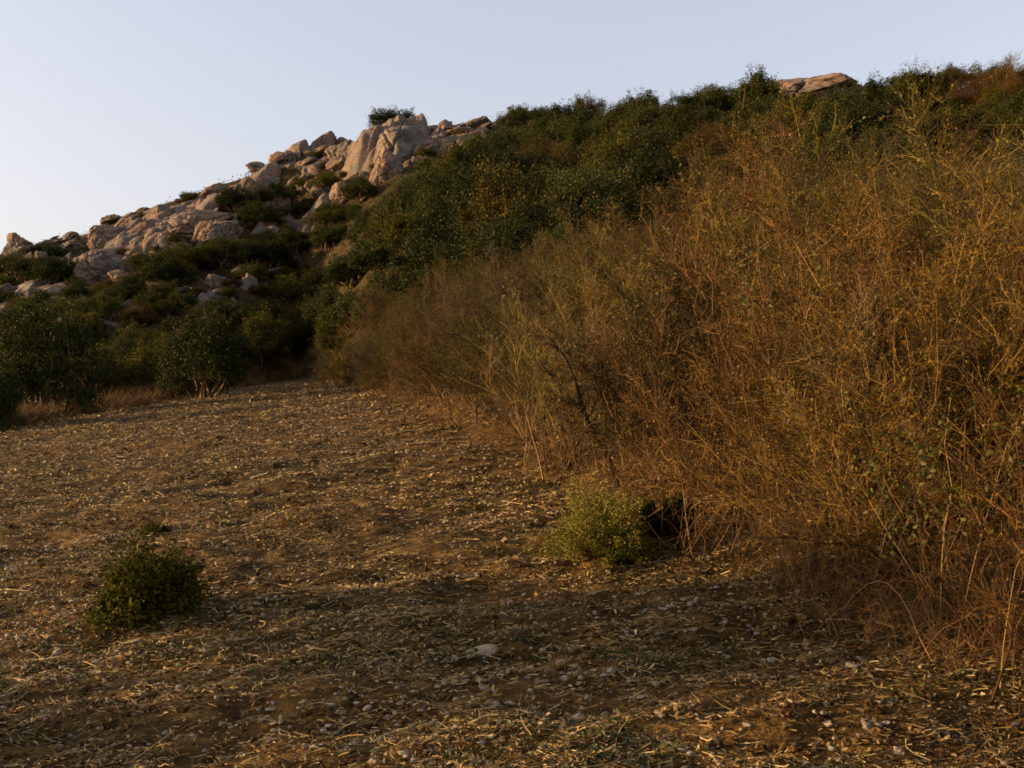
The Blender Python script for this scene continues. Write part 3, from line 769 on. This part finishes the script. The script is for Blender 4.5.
# ------------------------------------------------------------------ shrubs on the field
def field_shrub(seed, w, h, n, leaf, material, stems=40):
    r = np.random.default_rng(seed)
    M = 6; s = np.linspace(0, 1, M); ns = stems * 5
    a = r.uniform(0, 2 * PI, ns); e = np.arccos(r.uniform(.12, 1, ns))
    lump = 1 + .42 * fbm(np.cos(a) * 2.2, np.sin(a) * 2.2, e * 2.0, seed=seed, oct=3)
    L_ = lump * r.uniform(.75, 1.08, ns)
    tip = np.stack([np.cos(a) * np.sin(e) * w / 2, np.sin(a) * np.sin(e) * w / 2, np.cos(e) * h], -1) * L_[:, None]
    b = tip * np.array([.12, .12, 0])
    P = b[:, None] + (tip - b)[:, None] * s[None, :, None] + r.normal(size=(ns, M, 3)) * .012
    st = new_mesh('shrub_stems', *tubes(P, .004 * (1 - .7 * s)[None] * np.ones((ns, 1))), mats=[M_STEM])
    i = r.integers(0, ns, n); k = r.uniform(.35, 1.04, n) ** .6
    f = np.minimum((k * (M - 1)).astype(int), M - 2); wv = (k * (M - 1) - f)[:, None]
    p = P[i, f] * (1 - wv) + P[i, f + 1] * wv + r.normal(size=(n, 3)) * .022
    p[:, 2] = np.maximum(p[:, 2], .01)
    lv = new_mesh('shrub_foliage', *leaves(p, leaf * r.uniform(.6, 1.3, n), 1.6, rng=r, axis=norm(p) + 1.1 * r.normal(size=(n, 3))), mats=[material])
    return [('foliage', lv), ('stems', st)]
x, y, z = hit(138, 626); W = 122 * y / F
SH = field_shrub(500, 1.0, .68, 22000, .034, M_GREEN)
place('field_shrub', SH, (x, y + .25 * W, z - .02), (0, 0, .6), (W, W, W * .95), (1.5, 1.3, .6), 'round dark green shrub alone on the open field', 'shrub')
x, y, z = hit(608, 562); W = 112 * y / F
SY = field_shrub(513, 1.05, .74, 24000, .024, M_YGREEN, stems=60)
place('field_shrub', SY, (x, y + .3 * W, z - .02), (0, 0, 2), (W * 1.18, W * 1.1, W * .84), (1, 1, 1), 'yellow green cushion shrub at the foot of the hedge', 'shrub')
x, y, z = hit(672, 552); W = 80 * y / F  # shade of the hollow is put into this shrub's dark leaf tint
place('field_shrub', SH, (x + .05, y + .5 * W, z - .02), (0, 0, 4), (W * 1.1, W * 1.1, W * 1.0), (.45, .5, .5), 'low shrub tinted dark for the shade beside the yellow green cushion shrub', 'shrub')
x, y, z = hit(148, 540); W = 34 * y / F
place('field_shrub', SH, (x, y + .2, z - .02), (0, 0, 1), (W, W, W * .7), (1.3, .95, .45), 'small olive tuft growing behind the round dark shrub', 'shrub')
# shrubs out of view whose long shadows lie across the front of the field
for sx, sy, sw, shh in [(-5.2, 4.35, 1.3, 1.5), (-6.5, 5.0, 1.2, 1.2), (-7.6, 4.0, 1.6, 1.6), (-9.6, 4.9, 1.4, 1.6)]:
    place('field_shrub', SH, (sx, sy, float(height(sx, sy)) - .03), (0, 0, sx), (sw, sw, shh), (1.1, 1.1, .9), 'dark green field shrub just out of view beside the camera', 'shrub', 'shrubs beside the camera')

# ------------------------------------------------------------------ clods of earth (stuff)
V1, T1 = ico(2)
x, y = field_pts(20000, 30)
k = R.uniform(0, 1, len(x)) < .15 + .85 * sstep(-.3, .5, fbm(x / .7, y / .4, seed=97, oct=3))
x, y = x[k], y[k]; n = len(x)
z = height(x, y); s = R.uniform(.006, .019, n) * (1 + .035 * y)
Vp = V1[None] * (1 + .22 * R.normal(size=(n, len(V1), 1))) * s[:, None, None] * np.stack([R.uniform(.8, 1.5, n), R.uniform(.7, 1.1, n), R.uniform(.5, .9, n)], -1)[:, None]
Vp = Vp + np.stack([x, y, z + s * .2], -1)[:, None]
Tp = (T1[None] + (np.arange(n) * len(V1))[:, None, None]).reshape(-1, 3)
M_CLOD = leafy('earth_clod', [(0, (.03, .017, .008)), (.6, (.075, .043, .019)), (1, (.16, .10, .05))], 0, rough=.95, gloss=.02)
o = link('earth_clods', new_mesh('earth_clods', Vp, T=Tp, mats=[M_CLOD])); o['kind'] = 'stuff'; o['label'] = 'small crumbling clods of brown earth all over the field'

# ------------------------------------------------------------------ brambles, sprigs and stalks at the hedge foot
def bramble(seed, w, h, n=30, stout=1.0):
    r = np.random.default_rng(seed); M = 9; s = np.linspace(0, 1, M)
    a = r.uniform(0, 2 * PI, n); L_ = w * r.uniform(.3, .75, n); hh = h * r.uniform(.3, 1, n)
    b = np.stack([.2 * w * r.normal(size=n), .2 * w * r.normal(size=n), np.zeros(n)], -1)
    P = b[:, None] + np.stack([np.cos(a)[:, None] * L_[:, None] * s, np.sin(a)[:, None] * L_[:, None] * s, hh[:, None] * np.sin(s * PI * r.uniform(.55, .95, (n, 1)))], -1)
    P = P + r.normal(size=P.shape) * .012
    Rr = r.uniform(.0018, .0045, n)[:, None] * (1 - .6 * s)[None] * stout
    n3 = n * 26
    i = r.integers(0, n, n3); k = r.integers(1, M, n3)
    o3 = P[i, k] + r.normal(size=(n3, 3)) * .02
    d3 = norm(r.normal(size=(n3, 3)) + np.array([0, 0, -.2])); l3 = r.uniform(.04, .20, n3); s3 = np.linspace(0, 1, 4)
    P3 = o3[:, None] + d3[:, None] * (l3[:, None] * s3)[..., None] + (r.normal(size=(n3, 3)) * .4)[:, None] * ((s3 ** 2)[None] * l3[:, None])[..., None]
    ta, tb = tubes(P, Rr, 4), tubes(P3, r.uniform(.0008, .0018, n3)[:, None] * np.ones((1, 4)))
    return [('canes', new_mesh('bramble_canes', *join([ta, tb]), mats=[M_CANE, M_GRASS], mi=np.r_[np.zeros(len(ta[1])), np.ones(len(tb[1]))]))]
M_CANE = leafy('bramble_cane', [(0, (.07, .035, .015)), (.6, (.16, .085, .04)), (1, (.32, .2, .12))], 0, rough=.6)
BR = [bramble(600 + q, 1.0, .62) for q in range(4)]
BRS = [(735, 562, 120, .95, 'arching rusty bramble over the dark hollow beside the cushion shrub'), (790, 600, 100, 1.2, 'hanging tangle of rusty stems between two dark hedge gaps'), (690, 500, 90, .9, 'bramble mound behind the dark tinted shrub'),
       (890, 640, 130, .75, 'sprawling dry tangle at the hedge foot in front of the tallest bare stems'), (960, 672, 130, .7, 'pale straw coloured tangle spilling onto the field at the near hedge foot'), (1040, 690, 120, .8, 'dry tangle cut off by the edge of the view at the near hedge foot'),
       (620, 500, 70, 1.1, 'rusty bramble around the dark trunk behind the cushion shrub'), (560, 480, 60, .9, 'bramble clump in the middle of the hedge foot'), (500, 450, 46, .9, 'small bramble clump where the hedge foot starts to recede'), (840, 612, 90, 1.2, 'upright rusty tangle under the leaning pale stems'),
       (450, 430, 40, .9, 'bramble clump far along the hedge foot'), (400, 406, 36, .9, 'last bramble clump near the far end of the hedge'), (1000, 640, 120, 1.3, 'tall dark bramble behind the tall straw stalk')]
for q, (px, py, wpx, hs, lab) in enumerate(BRS):
    x, y, z = hit(px, py); W = wpx * y / F * 1.15
    place('bramble', BR[q % 4], (x, y + .3 * W, float(height(x, y + .3 * W))), (0, 0, q * 1.7), (W, W, W * hs * 1.15), None, lab, 'bramble', 'brambles along the hedge foot')
# a dark trunked small tree in the front of the hedge
def small_tree(seed, h):
    r = np.random.default_rng(seed); s = np.linspace(0, 1, 9)
    tr = np.stack([-.42 * s ** 1.4 + .03 * np.sin(s * 9), .05 * np.sin(s * 7), s], -1)[None] * h
    Vt = tubes(tr, (.050 * (1 - .75 * s) * h / 2)[None], 7)
    n = 16; f = r.uniform(.25, .95, n); b = np.stack([np.interp(f, s, tr[0, :, q]) for q in range(3)], -1)
    d = norm(r.normal(size=(n, 3)) * np.array([1, .8, .4]) + np.array([-.3, 0, .7])); L_ = r.uniform(.35, .8, n) * h * .5
    P = b[:, None] + d[:, None] * (L_[:, None] * s)[..., None] + r.normal(size=(n, 9, 3)) * .015
    n3 = 1800; i = r.integers(0, n, n3); k = r.integers(2, 9, n3); o3 = P[i, k]; d3 = norm(d[i] + .9 * norm(r.normal(size=(n3, 3)))); l3 = r.uniform(.05, .25, n3); s3 = np.linspace(0, 1, 4)
    P3 = o3[:, None] + d3[:, None] * (l3[:, None] * s3)[..., None] + r.normal(size=(n3, 4, 3)) * .008
    lp = P3[r.integers(0, n3, 2600), r.integers(1, 4, 2600)] + r.normal(size=(2600, 3)) * .01
    return [('trunk', new_mesh('tree_trunk', *Vt, mats=[M_DARKBARK], smooth=True)), ('branches', new_mesh('tree_branches', *join([tubes(P, .009 * (1 - .7 * s)[None] * np.ones((n, 1)), 4), tubes(P3, .0014 * np.ones((n3, 4)))]), mats=[M_STEM])),
            ('leaves', new_mesh('tree_leaves', *leaves(lp, r.uniform(.015, .035, 2600), 1.7, rng=r), mats=[M_DRYLEAF]))]
M_DARKBARK = leafy('dark_bark', [(0, (.022, .015, .010)), (1, (.03, .02, .013))], 0, rough=.9)
x, y, z = hit(608, 502)
place('small_tree', small_tree(700, 1.7), (x + .12, y + .35, z - .05), (0, 0, .1), (.9, .9, .9), None, 'small tree with a dark leaning trunk standing behind the yellow green cushion shrub', 'tree')
x, y, z = hit(840, 606)
place('small_tree', small_tree(701, 1.8), (x, y + .4, z - .05), (0, 0, 2.2), (.6, .6, .8), None, 'small dark trunked tree inside the near hedge under the leaning pale stems', 'tree')
# leafy green shrubs growing through the hedge
def sprig(seed, h, n=9, nl=34, leaf=.034):
    r = np.random.default_rng(seed); s = np.linspace(0, 1, 7)
    a = r.uniform(0, 2 * PI, n); d = norm(np.stack([np.cos(a) * .35, np.sin(a) * .35, np.ones(n)], -1)); L_ = h * r.uniform(.7, 1.05, n)
    P = d[:, None] * (L_[:, None] * s)[..., None] + r.normal(size=(n, 7, 3)) * .02
    i = r.integers(0, n, n * nl); k = r.uniform(.5, 1, n * nl) * 6; f = np.minimum(k.astype(int), 5); w_ = (k - f)[:, None]
    p = P[i, f] * (1 - w_) + P[i, f + 1] * w_ + r.normal(size=(n * nl, 3)) * .05
    return [('stems', new_mesh('sprig_stems', *tubes(P, .004 * (1 - .6 * s)[None] * np.ones((n, 1))), mats=[M_STEM])), ('leaves', new_mesh('sprig_leaves', *leaves(p, leaf * r.uniform(.6, 1.2, len(p)), 1.7, rng=r), mats=[M_FRESH]))]
SPR = [sprig(720, 1.3), sprig(721, 1.9, 14, 60, .035)]
for px, py, dy, k, v, lab in [(1000, 690, .35, 1.05, 0, 'fresh green leafy sprig at the near edge of the hedge'), (955, 672, .3, .85, 0, 'thin green sprig beside the leafy one in the near hedge'), (888, 640, 1.6, 1.05, 1, 'green leaved shrub glowing among the brown twigs high in the near hedge'),
                              (700, 562, 1.9, 1.05, 1, 'yellowish green shrub in the second line of the hedge'), (520, 460, .9, 1.2, 1, 'green leaved shrub in the middle of the hedge'), (770, 590, 2.4, 1.15, 1, 'green shrub showing above the brown twigs behind the brambles')]:
    x, y, z = hit(px, py)
    place('green_sprig', SPR[v], (x + .2 * dy, y + dy, float(height(x + .2 * dy, y + dy))), (0, -.1, px), (k, k, k), None, lab, 'shrub', 'green shrubs in the hedge')
# tall dry stalks in front of the hedge
def stalk(seed, h, lean):
    r = np.random.default_rng(seed); s = np.linspace(0, 1, 10)
    P = np.stack([lean * s + .02 * s * s, .02 * np.sin(s * 5), s], -1)[None] * h
    P[0, -1] += np.array([.05, 0, -.02]) * h * .6
    hd = P[0, -1] + r.normal(size=(40, 3)) * np.array([.014, .012, .006])
    return [('stem', new_mesh('stalk_stem', *tubes(P, (.0030 * (1 - .5 * s))[None], 5), mats=[M_PALE], smooth=True)), ('seed_head', new_mesh('stalk_head', *leaves(hd, .022, 2, rng=r), mats=[M_PALE]))]
M_PALE = leafy('pale_stalk', [(0, (.18, .11, .05)), (1, (.34, .23, .13))], .1, rough=.6)
for q, (px, py, h, lean, lab) in enumerate([(1000, 692, .58, .10, 'straight straw coloured stalk with a bent top in front of the near hedge'), (955, 655, 1.05, .22, 'tall thin stalk with a pale drooping head leaning from the near hedge')]):
    x, y, z = hit(px, py)
    place('dry_stalk', stalk(740 + q, h, lean), (x, y, z - .02), (0, 0, 0), (1, 1, 1), None, lab, 'stalk', 'tall dry stalks')
# twigs lying on the field
def fallen(seed, n):
    r = np.random.default_rng(seed); s = np.linspace(-.5, .5, 6)
    P = np.stack([s, .10 * np.sin(s * 4 + seed), .04 + .05 * np.cos(s * 5)], -1)[None]
    return new_mesh('dead_twig', *tubes(P, (.011 * (1.05 - np.abs(s)))[None], 4), mats=[M_PALE], smooth=True)
FT = [fallen(q, 1) for q in range(3)]
TW = [(650, 592, 40, .1), (720, 668, 60, -.2), (880, 680, 90, -.25), (800, 610, 50, .1), (560, 605, 30, .2), (430, 632, 34, .05), (470, 585, 40, -.1), (520, 560, 40, .0), (950, 690, 80, -.2), (610, 588, 50, .08), (700, 640, 40, .5), (770, 655, 50, -.1), (660, 566, 50, -.3), (845, 668, 46, -.15), (985, 720, 60, .3), (360, 672, 30, .2), (540, 690, 34, -.4)]
for q, (px, py, wpx, a) in enumerate(TW):
    x, y, z = hit(px, py); W = wpx * y / F
    o = link('dead_twig', FT[q % 3]); o.location = (x, y, z); o.scale = (W, W, W * .9); o.rotation_euler = (R.normal() * .1, -.09, a + R.normal() * .2)
    tag(o, f"{'long' if wpx > 55 else 'short' if wpx < 36 else 'thin'} pale dead twig on the straw " + ('by the near hedge foot' if px > 790 else 'between the cushion shrub and the brambles' if px > 600 else 'on the open field'), 'twig', 'dead twigs lying on the field')

# unseen tree added on the open side to shade the field's front
for tx, ty, tw, th, lab in [(-12.5, 4.75, 2.0, 4.7, 'unseen tree added to shade the front of the field from its open side')]:
    s_ = np.linspace(0, 1, 6)
    tr = np.stack([.06 * np.sin(s_ * 5), .05 * np.cos(s_ * 4), s_ * th * .8], -1)[None]
    tm = new_mesh('tree_trunk', *tubes(tr, (.11 * (1 - .6 * s_))[None], 8), mats=[M_DARKBARK], smooth=True)
    e = place('unseen_shade_tree', [('trunk', tm)], (tx, ty, float(height(tx, ty)) - .05), (0, 0, 0), (1, 1, 1), None, lab, 'tree')
    c = link('crown', EVG[3][0][1], e, (0, 0, th * .56)); c.scale = (tw / 3, tw / 3, .75); c.color = (1, 1, .9, 1)

# ------------------------------------------------------------------ world, sun, camera
SUN_EL, SUN_AZ = math.radians(9.0), math.radians(-92)      # azimuth clockwise from +Y
w = bpy.data.worlds.new('World'); sc.world = w; w.use_nodes = True
nt = w.node_tree
bg = nt.nodes['Background']
sk = nt.nodes.new('ShaderNodeTexSky'); sk.sky_type = 'NISHITA'; sk.sun_disc = False
sk.sun_elevation = SUN_EL; sk.sun_rotation = SUN_AZ; sk.air_density = 1.0; sk.dust_density = 4.2; sk.ozone_density = 0.3; sk.altitude = 200
hsv = nt.nodes.new('ShaderNodeHueSaturation'); hsv.inputs['Saturation'].default_value = .85; hsv.inputs['Value'].default_value = 1.56
tint = nt.nodes.new('ShaderNodeMix'); tint.data_type = 'RGBA'; tint.blend_type = 'MULTIPLY'; tint.inputs[0].default_value = 1; tint.inputs[7].default_value = (1.01, .975, 1.075, 1)
gm_ = nt.nodes.new('ShaderNodeGamma'); gm_.inputs[1].default_value = .55
nt.links.new(sk.outputs[0], gm_.inputs[0]); nt.links.new(gm_.outputs[0], hsv.inputs['Color'])
nt.links.new(hsv.outputs[0], tint.inputs[6]); nt.links.new(tint.outputs[2], bg.inputs['Color']); bg.inputs['Strength'].default_value = .15
sun = bpy.data.lights.new('sun', 'SUN'); sun.energy = 4.9; sun.angle = math.radians(.6); sun.color = (1.0, .66, .32)
so = bpy.data.objects.new('sun', sun); COL.objects.link(so)
from mathutils import Vector
dv = Vector((math.sin(SUN_AZ) * math.cos(SUN_EL), math.cos(SUN_AZ) * math.cos(SUN_EL), math.sin(SUN_EL)))
so.rotation_euler = dv.to_track_quat('Z', 'Y').to_euler(); so.location = dv * 60
cam = bpy.data.cameras.new('camera'); cam.sensor_width = 36; cam.lens = 36 * F / 1024; cam.clip_end = 8000; cam.clip_start = .05
co = bpy.data.objects.new('camera', cam); COL.objects.link(co)
co.location = (0, 0, EYE); co.rotation_euler = (PI / 2 + PITCH, 0, 0)
sc.camera = co
sc.view_settings.view_transform = 'Standard'; sc.view_settings.look = 'None'; sc.view_settings.exposure = 1.1; sc.view_settings.gamma = 1
sc.view_settings.use_curve_mapping = False
sc.cycles.max_bounces = 5; sc.cycles.diffuse_bounces = 3; sc.cycles.transmission_bounces = 3; sc.cycles.use_denoising = True; sc.cycles.denoiser = 'OPENIMAGEDENOISE'; sc.cycles.filter_width = 1.7
